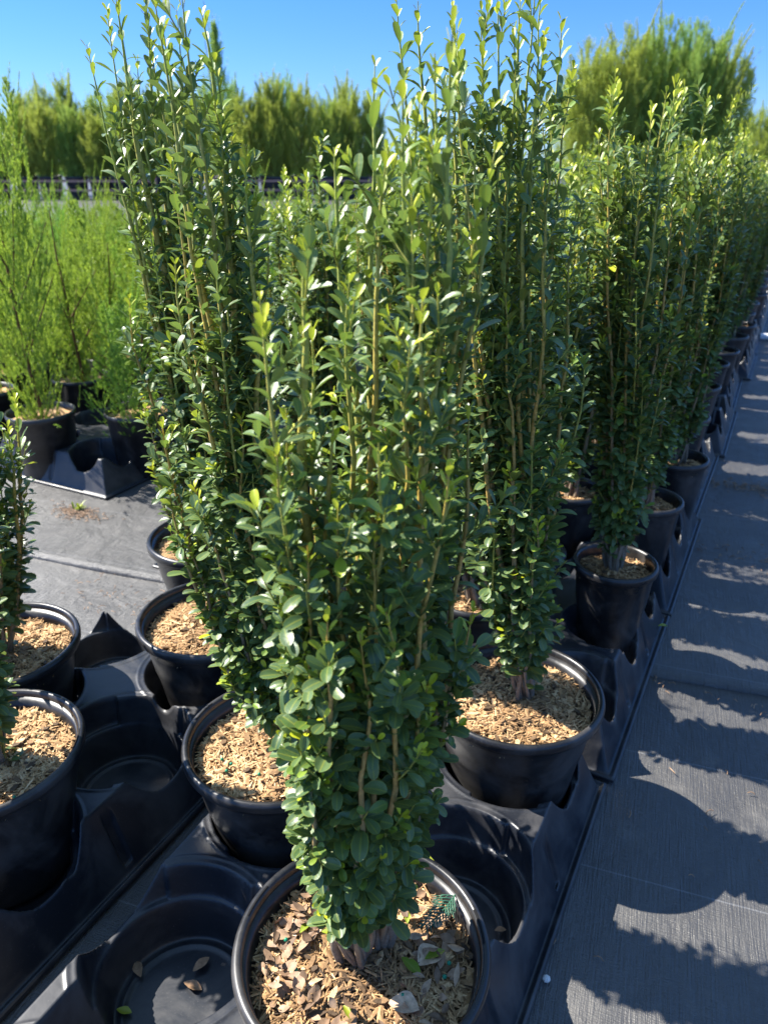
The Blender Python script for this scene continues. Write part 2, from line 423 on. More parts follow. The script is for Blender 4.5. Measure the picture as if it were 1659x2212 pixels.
def shrub_shoots(g, H, R, n_main, n_sec, lean=(0, 0), tips=None, sparse=1.0):
    """list of shoots; each a dict with path, radii, leaf rows. origin = middle of the mulch"""
    shoots = []; mains = []
    lean = np.array([lean[0], lean[1]])
    if tips is None:
        tips = []
        for i in range(n_main):
            a = i * 2.399 + g.uniform(-.4, .4); rr = R * math.sqrt((i + .5) / n_main) * g.uniform(.8, 1.05)
            tips.append((rr * math.cos(a) + lean[0], rr * math.sin(a) + lean[1], H * g.uniform(.74, 1.0) * (1 - .10 * rr / R)))
    nt_ = len(tips)
    for i, tp in enumerate(tips):
        tp = np.array(tp, float); a = math.atan2(tp[1], tp[0])
        ba = a + g.normal(0, .5); br = g.uniform(.004, .019) * (1.35 if n_main == 0 else 1)
        b = np.array([br * math.cos(ba), br * math.sin(ba), -.01])
        n = max(8, int(tp[2] / .035)); t = np.linspace(0, 1, n)
        # splays out low down, then runs upright
        spread = np.clip(1 - (1 - t) ** 2.1, 0, 1)[:, None] * .62 + t[:, None] * .38
        P = b + (tp - b) * np.concatenate([np.repeat(spread, 2, 1), t[:, None]], 1)
        ph = g.uniform(0, 6.3, 4); am = .011 * min(1, tp[2] / .6)
        zz = P[:, 2].copy(); kk = .005 * np.exp(-zz / .16)[:, None]
        P[:, :2] += kk * np.stack([np.sin(zz * 42 + ph[0]), np.sin(zz * 37 + ph[3])], 1)
        P[:, 0] += am * np.sin(t * 5 + ph[0]) * t + .0024 * np.sin(t * 23 + ph[2]) + g.normal(0, .0009, n); P[:, 1] += am * np.sin(t * 5.6 + ph[1]) * t + .0016 * np.sin(t * 21 + ph[3])
        r0 = .0085 if i == 1 and n_main == 0 else (g.uniform(.0042, .0060) if g.random() < .25 else g.uniform(.0020, .0032)) * (.35 + .65 * min(1, tp[2] / .8)); rad = r0 * (1 - t) ** .75 + .0012 * (1 - t ** 6) + .0005
        shoots.append(dict(P=P, r=rad, main=True)); mains.append((P, rad))
    for i in range(n_sec):
        P0, r0 = mains[int(g.integers(nt_))]; Ht = P0[-1, 2]
        k = int(g.uniform(.015, .5) * len(P0)); st = P0[k]; 
        a = math.atan2(st[1], st[0]) + g.normal(0, .9); out = g.uniform(.012, .042) if st[2] > .1 else g.uniform(.012, .03)
        top = min(Ht * .97, st[2] + g.uniform(.16, .42)); 
        n = max(6, int((top - st[2]) / .03)); t = np.linspace(0, 1, n)
        end = np.array([st[0] + out * math.cos(a) + lean[0] * (top - st[2]) / H, st[1] + out * math.sin(a) + lean[1] * (top - st[2]) / H, top])
        sp = 1 - (1 - t) ** 2.4
        P = np.stack([st[0] + (end[0] - st[0]) * sp, st[1] + (end[1] - st[1]) * sp, st[2] + (top - st[2]) * t], 1)
        P[:, 0] += .004 * np.sin(t * 6 + g.uniform(0, 6)) * t; P[:, 1] += .004 * np.sin(t * 6 + g.uniform(0, 6)) * t
        shoots.append(dict(P=P, r=np.linspace(min(r0[k] * .7, .0026), .0009, n), main=False))
    return shoots

def leaves_on(g, sh, H, size=1.0, dens=1.0):
    """leaf arrays of one shoot, with short spurs on the lower half"""
    out = dict(P=[], AX=[], NR=[], L=[], W=[], dr=[], fo=[], yo=[], rn=[])
    twigs = []
    def run(P, start, spacing, scale, tipyoung, grow):
        seg = np.linalg.norm(np.diff(P, axis=0), axis=1); cs = np.concatenate([[0], np.cumsum(seg)]); tot = cs[-1]
        s = start; phi = g.uniform(0, 6.3)
        while s < tot:
            p = np.array([np.interp(s, cs, P[:, q]) for q in range(3)]); p2 = np.array([np.interp(min(s + .004, tot), cs, P[:, q]) for q in range(3)])
            p1 = np.array([np.interp(max(s - .004, 0), cs, P[:, q]) for q in range(3)])
            T = p2 - p1; T /= np.linalg.norm(T) + 1e-9
            rem = tot - s; young = max(0., 1 - rem / tipyoung) if tipyoung > 0 else 0
            A = np.cross(T, (math.cos(phi), math.sin(phi), .03)); A /= np.linalg.norm(A)
            hz = p[2] / H
            for sg in (1, -1):
                if g.random() < .05: continue
                D = A * sg + T * g.normal(0, .06) + np.cross(T, A) * g.normal(0, .22); D /= np.linalg.norm(D)
                al = g.normal(.96 - .46 * hz, .16) * (1 - .45 * young) + .12
                if p[2] < .25: al += .15
                ax = T * math.cos(al) + D * math.sin(al); nr = T * math.sin(al) - D * math.cos(al)
                # leaves twist towards the light above
                nr = nr + np.array([-.10, -.10, .62]) + g.normal(0, .20, 3)
                Lf = scale * g.uniform(.017, .034) * (1 - .58 * young ** 1.5) * (1.04 - .10 * hz)
                out['P'].append(p + D * .001); out['AX'].append(ax); out['NR'].append(nr); out['L'].append(Lf)
                out['W'].append(Lf * (g.uniform(.22, .29) - .045 * min(1, max(0, hz - .3) * 2.5))); out['dr'].append(g.normal(.24, .20) * (1 - young * .6)); out['fo'].append(g.uniform(.12, .5))
                y = min(1, max(0., young * 1.05 + g.normal(0, .04) + (.10 if hz > .6 else .02) * g.random() + (.22 if g.random() < .03 else 0)))
                out['yo'].append(min(1., y * (1 if sh['main'] else .6) + (.75 if g.random() < .006 else 0))); out['rn'].append(g.random())
            phi += math.pi / 2 + g.normal(0, .18)
            s += spacing * g.uniform(.75, 1.25) * (1 - .6 * young) / dens
        return
    P = sh['P']; Lt = P[-1, 2] - P[0, 2]
    if sh['main']:
        run(P, g.uniform(.05, .14), .0190 * (1 if Lt > .5 else .8), 1.0 * size, .10, 1)
        # spurs
        n = len(P)
        for k in range(1, n - 2):
            hz = P[k, 2] / H
            for _ in range(2):
                if P[k, 2] < .045 or g.random() > (.80 if hz < .45 else .80 - 1.3 * (hz - .45)) * dens ** 1.5: continue
                a = g.uniform(0, 6.3); ln = g.uniform(.016, .048); t = np.linspace(0, 1, 5)[:, None]
                fr = g.random(); st = P[k] * (1 - fr) + P[k + 1] * fr
                e = np.array([math.cos(a), math.sin(a), g.uniform(.7, 1.7)]); e /= np.linalg.norm(e)
                Q = st + e * ln * t + np.array([0, 0, .35 * ln]) * t ** 2; twigs.append(Q)
                run(Q, .004, .0085, .80 * size, .006 if g.random() < .8 else .03, 1)
    else:
        run(P, .012, .0125, .92 * size, .05 if g.random() < .6 else .02, 1)
    return out, twigs

def shoot_meshes(g, sh, H, m_stem, m_leaf, nu, nv, size=1.0, dens=1.0, sides=6, bare=None):
    P, r = sh['P'], sh['r']; hz = P[:, 2] / H; n = len(P)
    if sh['main']: tone = np.clip(1.12 - hz * 1.25 + g.uniform(-.12, .12), 0.0, 1)
    else: tone = np.clip(.35 - hz * .5 + g.uniform(-.1, .1), 0, 1)
    tube(m_stem, P, r, sides, np.stack([tone] * 3, 1))
    o, tw = leaves_on(g, sh, H, size, dens)
    if bare and o['P']:
        Q = np.array(o['P']) ; rt = Q[:, 0] * RT[0] + Q[:, 1] * RT[1]
        keep = ~((Q[:, 2] < bare) & (rt > -.018 - .12 * (Q[:, 2] / bare - .6)))
        o = {k: [x for x, m_ in zip(v, keep) if m_] for k, v in o.items()}
        tw = [T_ for T_ in tw if T_[0][2] > bare]
    for Q in tw: tube(m_stem, Q, np.linspace(.0011, .0007, len(Q)), 4, (.12, .12, .12))
    leaf_block(m_leaf, o['P'], o['AX'], o['NR'], o['L'], o['W'], o['dr'], o['fo'], np.array(o['yo']), np.array(o['rn']), nu, nv)

# big and small pot, mulch variants
BIG = pot_data(.290, .238, .192); SML = pot_data(.184, .236, .132, .0062)
MULB = [mulch_data(.125, 4200, 3, bright=.64), mulch_data(.125, 4200, 8, bright=.55)]
MULS = [mulch_data(.080, 1500, 21, bright=.6), mulch_data(.080, 1500, 22, bright=.5)]
MUL_A = mulch_data(.125, 4200, 31, bright=.42)
FLOOR = .012
def potted(name, loc, big, rz, mulch, depth=.030):
    root = empty(name, loc, rz); b, r = BIG if big else SML
    p = link(bpy.data.objects.new('pot', b)); p.parent = root
    q = link(bpy.data.objects.new('rim', r)); q.parent = p
    z = (.238 if big else .236) - depth
    k = link(bpy.data.objects.new('mulch', mulch)); k.parent = root; k.location = (0, 0, z - .006)
    return root, z
def tilt_root(root, tx, ty): root.rotation_euler = (tx, ty, root.rotation_euler[2])

def near_shrub(loc, label, seed, H, R, n_main, n_sec, big=True, lean=(0, 0), tips=None, mulch=None, size=1.0, depth=.030, base=(0, 0), group=None, nu=7, nv=5, bare=.045, dens=.9):
    g = np.random.default_rng(seed)
    root, z = potted('potted_shrub', (loc[0], loc[1], FLOOR), big, 0, mulch or MULB[seed % 2], depth)
    tag(root, label, 'potted shrub', group)
    if big:
        for k, a0 in enumerate((math.pi * 1.02, .62)):
            q = np.linspace(a0 - .16, a0 + .16, 14) + seed * .0; ms = Mesh()
            tube(ms, np.stack([.1375 * np.cos(q), .1375 * np.sin(q), np.full(14, .2362)], 1), .0022, 6); ms.obj('rim_slot', M['slot'], root)
    for i, sh in enumerate(shrub_shoots(g, H, R, n_main, n_sec, lean, tips)):
        ms, ml = Mesh(), Mesh(); shoot_meshes(g, sh, H, ms, ml, nu, nv, size, dens, bare=bare)
        s = ms.obj('stem', M['stem'], root); s.location = (base[0], base[1], z)
        if ml.n: ml.obj('leaves', M['leaf'], s)
    return root
def tips_at(lst, loc, base=(0, 0), zb=.2):
    """tips given as view direction plus offset from the plant's own depth"""
    f = fwd_of(loc) ; out = []
    for x, y, d in lst:
        p = at_depth(x, y, f + d); out.append((p[0] - loc[0] - base[0], p[1] - loc[1] - base[1], p[2] - zb - FLOOR))
    return out

# ---------------------------------------------------------------- the near block of potted shrubs
A = (-.288, .510); B = (-.278, 1.03); F = (-.567, .755); G = (-.875, .985); Hh = (-1.10, 1.26); L1 = (-.945, .53); L2 = (-1.165, .728)
G_NEAR = 'large pots of evergreen shrubs set in the nearest trays'
near_shrub(A, 'bushy evergreen shrub in the nearest large black pot, brown leaf litter on its mulch', 11, .90, .12, 0, 16, True,
           tips=tips_at([(560, 655, -.02), (652, 528, .0), (690, 700, .03), (828, 1130, -.07), (765, 1100, -.05), (690, 1180, -.06), (935, 330, .02), (880, 430, .04), (905, 190, .04), (985, 130, .06), (858, 230, .08), (1045, 330, .06), (825, 138, .10), (745, 330, .10), 
                         (952, 60, .02), (835, 330, .05), (1010, 470, .05), (745, 600, .04), (960, 640, -.02), (870, 740, -.03), (610, 900, -.02), (640, 1290, -.05),
                         (1000, 1330, .03), (1030, 900, .05), (720, 900, .0), (905, 1480, -.05), (660, 1560, -.06), (590, 1090, -.03), (640, 985, -.05), (705, 1330, -.08), (765, 1390, -.08), (845, 1330, -.08), (650, 1440, -.07), (800, 960, -.06), (930, 1010, -.06), (612, 1240, -.04)], A, (-.005, .012), .20),
           mulch=MUL_A, base=(-.005, .012), depth=.034, group=G_NEAR, bare=.085, dens=.98, size=.93)
near_shrub(B, 'tall evergreen shrub in a large pot at the right tray edge, behind the front one', 12, 1.02, .11, 0, 26, True,
           tips=tips_at([(1240, 140, .05), (1150, 0, .05), (1100, 60, .02), (1055, 110, .0), (965, 90, .05), (1020, 200, -.04), (1190, 220, -.05), (1190, -40, .0), (1130, -60, .03), (1085, -20, -.02), (1045, 10, .03), (985, -10, .0), (925, 0, .03), (1215, 40, .04), (1160, 60, -.04), (1005, 60, -.03), (880, -30, .02), (1260, 420, .03), (1100, 640, -.05),
                         (1210, 960, -.03), (1100, 1010, -.05), (1160, 1120, -.06), (1080, 1180, .0)], B, (.02, .03), .21), base=(.02, .03), group=G_NEAR, mulch=MULB[1])
near_shrub(F, 'tall evergreen shrub in a large pot of tan chips, left of the front one', 13, 1.0, .10, 0, 32, True,
           tips=tips_at([(330, -40, .0), (420, 10, .03), (400, -30, -.02), (445, 120, .03), (370, 40, .02), (490, 260, .04), (535, 400, .03), (500, 330, -.03), (450, 250, .0), (560, 560, .0), (400, 560, -.03),
                         (470, 700, -.02), (350, 330, .04), (440, 1300, .02), (490, 1440, .0), (395, 1160, .03), (350, 1050, .05), (540, 1480, -.02), (330, 900, .06), (520, 900, -.04), (430, 1050, .0), (600, 1040, .02)], F, (.025, .03), .21), base=(.025, .03), group=G_NEAR, mulch=MULB[0])
near_shrub(G, 'tall evergreen shrub leaning left, behind the empty shaded tray well', 14, 1.0, .09, 0, 28, True,
           tips=tips_at([(200, 95, .0), (262, -20, .0), (240, 10, .04), (300, -20, .02), (330, 60, .03), (370, 20, .0), (290, 130, .03), (250, 230, -.02), (330, 260, .0), (400, 200, .04), (300, 420, .03), (420, 430, .0), (350, 700, .02), (390, 850, .0), (285, 640, .02), (330, 1000, .0), (310, 860, .02), (420, 1080, -.03), (470, 1200, -.03)],
                        G, (.05, .04), .21), base=(.05, .04), group=G_NEAR, mulch=MULB[1], nu=6)
near_shrub(Hh, 'evergreen shrub in the rearmost large pot, beside the sunny left walkway', 15, .92, .09, 12, 12, True, (.04, .02), group=G_NEAR, base=(.05, .02), nu=6)
near_shrub(L1, 'short evergreen shrub half out of view at the left edge, nearer of two', 16, .50, .09, 12, 12, True, (.0, 0), group=G_NEAR, base=(.012, .0))
near_shrub(L2, 'short evergreen shrub at the left edge with a bare forked stem, farther of two', 17, .56, .12, 14, 16, True, (.0, .01), group=G_NEAR, base=(.0, .0))
# ---------------------------------------------------------------- smaller pots further along: prototypes, then copies
def proto_shrub(seed, H=1.0, nu=5, nv=3, size=1.1):
    g = np.random.default_rng(seed)
    root, z = potted('potted_shrub', (0, 0, -50), False, 0, MULS[seed % 2], .028)
    ms, ml = Mesh(), Mesh()
    for sh in shrub_shoots(g, H, .088, 16, 22): shoot_meshes(g, sh, H, ms, ml, nu, nv, size, .95, 5)
    s = ms.obj('stems', M['stem'], root); s.location = (0, 0, z)
    f = ml.obj('foliage', M['leaf'], root); f.location = (0, 0, z)
    return root
PROTO = [proto_shrub(40 + i, 1.0) for i in range(5)]
rs = random.Random(4); proto_used = [False] * 5
G_ROW = 'smaller potted shrubs in the row of trays running back'
def small(x, y, label, group=G_ROW, lean=(0, 0), k=None, s=1.0):
    k = rs.randrange(5) if k is None else k
    r = dup(PROTO[k], (x, y, FLOOR), rs.uniform(0, 6.28))
    # the plant leans, the pot stands straight
    rz = r.rotation_euler[2]; lx = lean[0] * math.cos(rz) + lean[1] * math.sin(rz); ly = -lean[0] * math.sin(rz) + lean[1] * math.cos(rz)
    for c in r.children:
        if c.name.split('.')[0] in ('stems', 'foliage'):
            c.rotation_euler = (-ly, lx, 0); c.scale = (1, 1, s)
    tag(r, label, 'potted shrub', group); return r
EDGE = [(-.225, 1.565, 'potted shrub on the right tray edge, first of the smaller pots, dark damp mulch', (-.07, 0), 1.07),
        (-.224, 1.955, 'shrub on the right tray edge, second of the smaller pots, sunlit mulch crescent', (-.03, 0), 1.05),
        (-.200, 2.315, 'shrub on the right tray edge, third of the smaller pots, mulch all sunlit', (0, 0), 1.02),
        (-.243, 2.76, 'potted shrub on the right tray edge, fourth of the smaller pots', (0, 0), .95),
        (-.250, 3.20, 'potted shrub on the right tray edge, fifth of the smaller pots', (0, 0), .98),
        (-.255, 3.62, 'potted shrub on the right tray edge, sixth of the smaller pots', (0, 0), .95),
        (-.235, 3.90, 'potted shrub on the right tray edge, seventh of the smaller pots', (0, 0), .92),
        (-.220, 4.27, 'potted shrub on the right tray edge, eighth of the smaller pots', (0, 0), .9),
        (-.205, 4.60, 'potted shrub on the right tray edge, ninth of the smaller pots, by the white pipe', (0, 0), .85)]
for x, y, lab, ln, s in EDGE: small(x, y, lab, lean=ln, s=s)
small(-.455, 1.30, 'potted shrub between the two tall shrubs with large pots, its rim just showing', lean=(-.05, 0), k=1, s=1.0)
far_lab = 'slim potted shrub deep in the row of trays, pot hidden by its neighbours'
for i in range(26):
    y = 1.52 + i * .215
    for j, x in enumerate((-.43, -.64, -.92, -1.13)):
        if (i + j) % 2: continue
        if y < 1.5 and j > 1: continue
        if i > 16 and j > 1: continue
        small(x + rs.uniform(-.015, .015), y + rs.uniform(-.02, .02), far_lab, lean=(rs.uniform(-.08, .05), rs.uniform(-.06, .06)), s=rs.uniform(.80, 1.02))
for i in range(9): small(-.22 + rs.uniform(-.02, .02), 4.98 + i * .4, far_lab, s=rs.uniform(.8, .95))
for p in PROTO:
    for c in list(p.children):
        for g_ in list(c.children): bpy.data.objects.remove(g_)
        bpy.data.objects.remove(c)
    bpy.data.objects.remove(p)

# ---------------------------------------------------------------- moulded trays
def sst(x, a, b):
    t = np.clip((x - a) / (b - a), 0, 1); return t * t * (3 - 2 * t)
def tray_data(Wd, Ln, cols, rows, r_top, r_bot, top=.132, res=.0019, skip=(), saddles=()):
    """origin at the near right corner; x runs left (negative), y away"""
    nx = int(Wd / res) + 1; ny = int(Ln / res) + 1
    x = np.linspace(-Wd, 0, nx); y = np.linspace(0, Ln, ny); X, Y = np.meshgrid(x, y, indexing='ij')
    e = np.minimum(np.minimum(-X, X + Wd), np.minimum(Y, Ln - Y))
    # flange with a raised lip, then a slanting outer wall
    h = .006 + .006 * np.exp(-((e - .004) / .003) ** 2) + (top - .008) * (.12 * sst(e, .013, .019) + .88 * np.clip((e - .019) / .036, 0, 1))
    # shallow flutes pressed into the outer wall
    for cx in cols:
        for ry in rows: pass
    mids_y = [(a + b) / 2 for a, b in zip(rows[:-1], rows[1:])]
    for my in mids_y:
        fl = (1 - sst(np.abs(Y - my), .007, .011)) * (sst(e, .018, .024) - sst(e, .046, .050)); h -= .020 * fl * (np.minimum(-X, X + Wd) < .08)
    mids_x = [(a + b) / 2 for a, b in zip(cols[:-1], cols[1:])]
    for mx in mids_x:
        fl = (1 - sst(np.abs(X - mx), .007, .011)) * (sst(e, .018, .024) - sst(e, .046, .050)); h -= .020 * fl * (np.minimum(Y, Ln - Y) < .08)
    # low saddles between neighbouring wells
    for cx in cols:
        for q, my in enumerate(mids_y):
            if q in saddles:
                d = np.abs(X - cx); h = np.minimum(h, top - .092 * (1 - np.clip((d - .050) / .020, 0, 1)) * (np.abs(Y - my) < .05))
            else:
                pass
    for i, cx in enumerate(cols):
        for j, ry in enumerate(rows):
            if (i, j) in skip: continue
            dx, dy = X - cx, Y - ry; d = np.hypot(dx, dy); an = np.arctan2(dy, dx)
            # four lobed opening: a ledge half way down on alternate quarters
            lobe = .5 + .5 * np.tanh(40 * (np.cos(3 * an + .9) + .25))
            rl = r_bot + (r_top - r_bot) * .55
            low = FLOOR - .006 + .003 * np.exp(-((d - r_bot * .82) / .004) ** 2)
            step = top * .56
            wall_lo = low + (step - low) * np.clip((d - r_bot + .005) / .011, 0, 1)
            ledge_r = rl + .004 - .006 * lobe
            wall = wall_lo + (top + .004 - step) * np.clip((d - (r_top - .009 - .007 * lobe)) / .008, 0, 1)
            wall = np.where(d > r_top + .004, 9, wall)
            h = np.where(wall < 8, np.minimum(h, wall), h)
            h = h + .0018 * np.exp(-((d - r_top - .004) / .0022) ** 2) * (h > top - .004)
        # soften the pressed edges
    for _ in range(1):
        hh = h.copy()
        hh[1:-1, 1:-1] = (h[1:-1, 1:-1] * 4 + h[2:, 1:-1] + h[:-2, 1:-1] + h[1:-1, 2:] + h[1:-1, :-2]) / 8; h = hh
    m = Mesh(); V = np.stack([X, Y, h], -1).reshape(-1, 3)
    i, j = np.meshgrid(np.arange(nx - 1), np.arange(ny - 1), indexing='ij'); b = (i * ny + j).ravel()
    m.add(V, np.stack([b, b + ny, b + ny + 1, b + 1], 1))
    # turned-down edge
    ring = [(k, 0) for k in range(nx)] + [(nx - 1, k) for k in range(1, ny)] + [(k, ny - 1) for k in range(nx - 2, -1, -1)] + [(0, k) for k in range(ny - 2, 0, -1)]
    idx = np.array([a * ny + c for a, c in ring]); T = V[idx]; Bt = T.copy(); Bt[:, 2] = .0006; k = len(idx)
    q = np.arange(k); m.add(np.concatenate([T, Bt]), np.stack([q, (q + 1) % k, (q + 1) % k + k, q + k], 1)[:, ::-1])
    return m.data('plant_tray', M['tray'])
def tray(data, x, y, rz, label, group=None):
    o = link(bpy.data.objects.new('plant_tray', data)); o.location = (x, y, 0.0008); o.rotation_euler = (0, 0, rz)
    return tag(o, label, 'plant tray', group)
RB, RBB = .1265, .099
TB = tray_data(.575, 1.07, (-.147, -.425), (.14, .405, .67, .935), RB, RBB, saddles=(0,))
G_BT = 'large moulded trays in front'
tray(TB, -.125, .075, 0, 'large black moulded tray under the front pot, two empty wells beside it', G_BT)
TB2 = tray_data(.545, 1.00, (-.142, -.402), (.14, .40, .66, .86) if False else (.13, .385, .64, .87), .122, .097)
tray(TB2, -.752, .095, 0, 'large black moulded tray on the left with one empty well full of shade', G_BT)
TS = tray_data(.65, .635, (-.105, -.315, -.525), (.115, .325, .53), .092, .069, res=.003)
G_ST = 'smaller moulded trays laid end to end'
for i in range(11):
    jx = [-.0, .008, -.006, .02, .0, .03, .02, .03, .02, .03, .02][i]
    lab = 'black moulded tray at the right edge just behind the large front tray' if i == 0 else ('black moulded tray under the second and third smaller pots' if i == 1 else 'black moulded tray at the right edge of the shrub row, %s from the front' % ('third fourth fifth sixth seventh eighth ninth tenth eleventh twelfth'.split()[i - 1]))
    tray(TS, -.115 + jx, 1.158 + i * .643, R_(rs.uniform(-.8, .8)), lab, G_ST)
    if i < 9: tray(TS, -.80, 1.40 + i * .643, R_(rs.uniform(-.8, .8)), 'black moulded tray hidden deep among the shrubs', G_ST)

# ---------------------------------------------------------------- feathery conifers
def feather(m, g, base, trunk_h, H, W, n_spray, per, L, wd, profile, up=1.0, droop=0.0, plumes=0):
    """sprays of thin blades through the crown volume"""
    P = []; AX = []; Ls = []; tone = []; yo = []
    ph = g.uniform(0, 6.3, 3)
    PL = []
    for i in range(plumes):
        a = i * 2.399 + g.uniform(-.5, .5); q = math.sqrt((i + .3) / plumes) * W * .80
        PL.append((q * math.cos(a), q * math.sin(a), g.uniform(.70, 1.02) * (1 - .22 * (q / W) ** 2), W * g.uniform(.24, .36) * (6 / plumes) ** .25, g.uniform(.2, .8), g.normal(0, .05)))
    for i in range(n_spray):
        tz = g.random() ** .85; a = g.random() * 2 * math.pi
        lump = 1 + .22 * math.sin(3 * a + ph[0] + tz * 5) + .15 * math.sin(5 * a + ph[1] - tz * 9)
        rr = W * profile(tz) * lump * (g.random() ** .5) * g.uniform(.8, 1.2)
        c = np.array([rr * math.cos(a), rr * math.sin(a), trunk_h + (H - trunk_h) * tz])
        tb = 0
        if PL and g.random() < .93:
            px, py, ph_, pw, tb, ln_ = PL[int(g.integers(plumes))]
            tz = g.random() ** .8; sp_ = (math.sin(math.pi * min(1, tz * .86 + .14)) ** .8) * (1 - .35 * tz); rr2 = pw * sp_ * g.random() ** .5
            gx = .25 + .75 * min(1, tz * 2.2)   # plumes spread out from the foot
            c = np.array([px * gx + rr2 * math.cos(a) + ln_ * tz, py * gx + rr2 * math.sin(a), trunk_h + (H * ph_ - trunk_h) * tz]); rr = W * .5
        d = np.array([math.cos(a) * (.25 + .5 * rr / W), math.sin(a) * (.25 + .5 * rr / W), up + g.uniform(-.15, .4)]); d += g.normal(0, .18, 3); d /= np.linalg.norm(d)
        ln = L * g.uniform(2.0, 4.2) * (.6 + .5 * (1 - tz)) * (1 + (g.random() < .12) * 1.1); ct = np.clip(g.normal(.5, .22) + (tb - .5) * .8 * (tb > 0), 0, 1); yy = max(0, g.normal(.12 + .35 * tz * (rr / W + .3), .15))
        s = g.random(per); 
        p = c + d * (s * ln)[:, None] + g.normal(0, .06 * L, (per, 3))
        ax = d + g.normal(0, .42, (per, 3)); ax[:, 2] += .15 - droop; ax /= np.linalg.norm(ax, axis=1)[:, None]
        P.append(p); AX.append(ax); Ls.append(L * g.uniform(.5, 1.2, per) * (1.15 - .6 * s)); tone.append(np.clip(ct + g.normal(0, .1, per), 0, 1)); yo.append(np.clip(yy + .25 * s + g.normal(0, .06, per), 0, 1))
    P = np.concatenate(P); AX = np.concatenate(AX); Ls = np.concatenate(Ls); tone = np.concatenate(tone); yo = np.concatenate(yo)
    n = len(P); r = g.normal(0, 1, (n, 3)); S = np.cross(AX, r); S /= np.linalg.norm(S, axis=1)[:, None] + 1e-9
    V = np.stack([P - S * wd, P + S * wd, P + AX * (Ls * .6)[:, None] + S * wd * .9, P + AX * Ls[:, None]], 1)
    V2 = V.reshape(-1, 3); b = (np.arange(n) * 4)[:, None]
    m.add(V2, (b + np.array([0, 1, 2, 3])), np.repeat(np.stack([yo, tone, np.full(n, .5)], 1), 4, 0))
def conifer(seed, name, H, W, n_spray, per, L, wd, profile, mat, pot_r, pot_h, trunk_h=.1, nleader=0, up=1.0, trunk_r=.012, plumes=0):
    g = np.random.default_rng(seed); root = empty(name, (0, 0, -50))
    m = Mesh(); R = pot_r
    lathe(m, [(0, .01), (R * .78, 0), (R * .80, .01), (R * .95, pot_h - .04 * pot_h * 2), (R, pot_h * .93), (R * 1.0, pot_h), (R * .95, pot_h), (R * .93, pot_h * .9), (R * .92, pot_h * .86), (0, pot_h * .88)], 40)
    m.obj('pot', M['pot_far'] if R > .2 else M['pot'], root)
    m = Mesh(); nr, na = 6, 28; V = [(R * .92 * i / 5 * math.cos(j * 2 * math.pi / na), R * .92 * i / 5 * math.sin(j * 2 * math.pi / na), pot_h * .89 + g.normal(0, .006) * R / .13) for i in range(6) for j in range(na)]
    m.add(V, gf(6, na, True), (.6, .6, .6)); m.obj('mulch', M['chips'], root)
    t = np.linspace(0, 1, 14)[:, None]; tr = Mesh(); z0 = pot_h * .85
    tp = np.array([g.normal(0, .03) * H, g.normal(0, .03) * H, H * .93])
    tube(tr, np.array([0, 0, z0]) * (1 - t) + tp * t + np.concatenate([.012 * H * np.sin(t * 6), .01 * H * np.sin(t * 5 + 1), 0 * t], 1), np.linspace(trunk_r, trunk_r * .25, 14), 6, (.6, .6, .6))
    for k in range(7):
        a = g.uniform(0, 6.3); z = z0 + (H - z0) * g.uniform(.05, .55); q = np.linspace(0, 1, 6)[:, None]
        e = np.array([math.cos(a) * W * .7, math.sin(a) * W * .7, z + (H - z0) * .25])
        st = np.array([0, 0, z]) * (1 - (z - z0) / H) + tp * ((z - z0) / H) * np.array([1, 1, 0]) + np.array([0, 0, z * (z - z0) / H])
        tube(tr, st + (e - st) * q, np.linspace(trunk_r * .5, trunk_r * .15, 6), 4, (.5, .5, .5))
    tr.obj('trunk', M['trunk'], root)
    cr = Mesh(); feather(cr, g, None, z0 + trunk_h, H, W, n_spray, per, L, wd, profile, up, 0.0, plumes)
    for k in range(nleader):   # long arching leaders above the crown
        a = g.uniform(0, 6.3); rr = W * g.uniform(.1, .7); z = z0 + (H - z0) * (g.uniform(.35, .75) if nleader < 7 else g.uniform(.55, .85)); hl = H * (g.uniform(.30, .55) if nleader < 7 else g.uniform(.12, .30))
        q = np.linspace(0, 1, 40); out = np.array([math.cos(a), math.sin(a)]) * hl * g.uniform(.1, .35)
        C = np.stack([rr * math.cos(a) + out[0] * q ** 1.6, rr * math.sin(a) + out[1] * q ** 1.6, z + hl * q], 1)
        sub = Mesh(); n = 420; s = g.random(n); p = np.stack([np.interp(s, q, C[:, i]) for i in range(3)], 1)
        ax = g.normal(0, .5, (n, 3)); ax[:, 2] += .9; ax /= np.linalg.norm(ax, axis=1)[:, None]; S = np.cross(ax, g.normal(0, 1, (n, 3))); S /= np.linalg.norm(S, axis=1)[:, None]
        Ln = L * (1.25 - s * .9)
        V = np.stack([p - S * wd, p + S * wd, p + ax * (Ln * .6)[:, None] + S * wd, p + ax * Ln[:, None]], 1).reshape(-1, 3)
        cr.add(V, (np.arange(n) * 4)[:, None] + np.array([0, 1, 2, 3]), np.repeat(np.stack([np.clip(.3 + .5 * s, 0, 1), g.random(n), np.full(n, .5)], 1), 4, 0))
        # its own bare wood shows brown through the spray
        tube(cr, C, np.linspace(.0018, .0008, 40) * (trunk_r / .006), 4, (.9, .9, .5))
    cr.obj('crown', mat, root)
    return root
def kill(r):
    for c in list(r.children): bpy.data.objects.remove(c)
    bpy.data.objects.remove(r)
jun_prof = lambda t: (.62 + 1.5 * t if t < .25 else 1.0 * (1 - (t - .25) / .75) ** .75 + .05)
JUN = [conifer(60 + i, 'potted_juniper', .88 + .06 * i, .185, 1000, 44, .015, .0009, jun_prof, M['juniper'], .118, .235, -.07, 6, 1.0, .007, plumes=6) for i in range(4)]
G_J = 'bright green junipers in the next bed on the left'
jn = 0
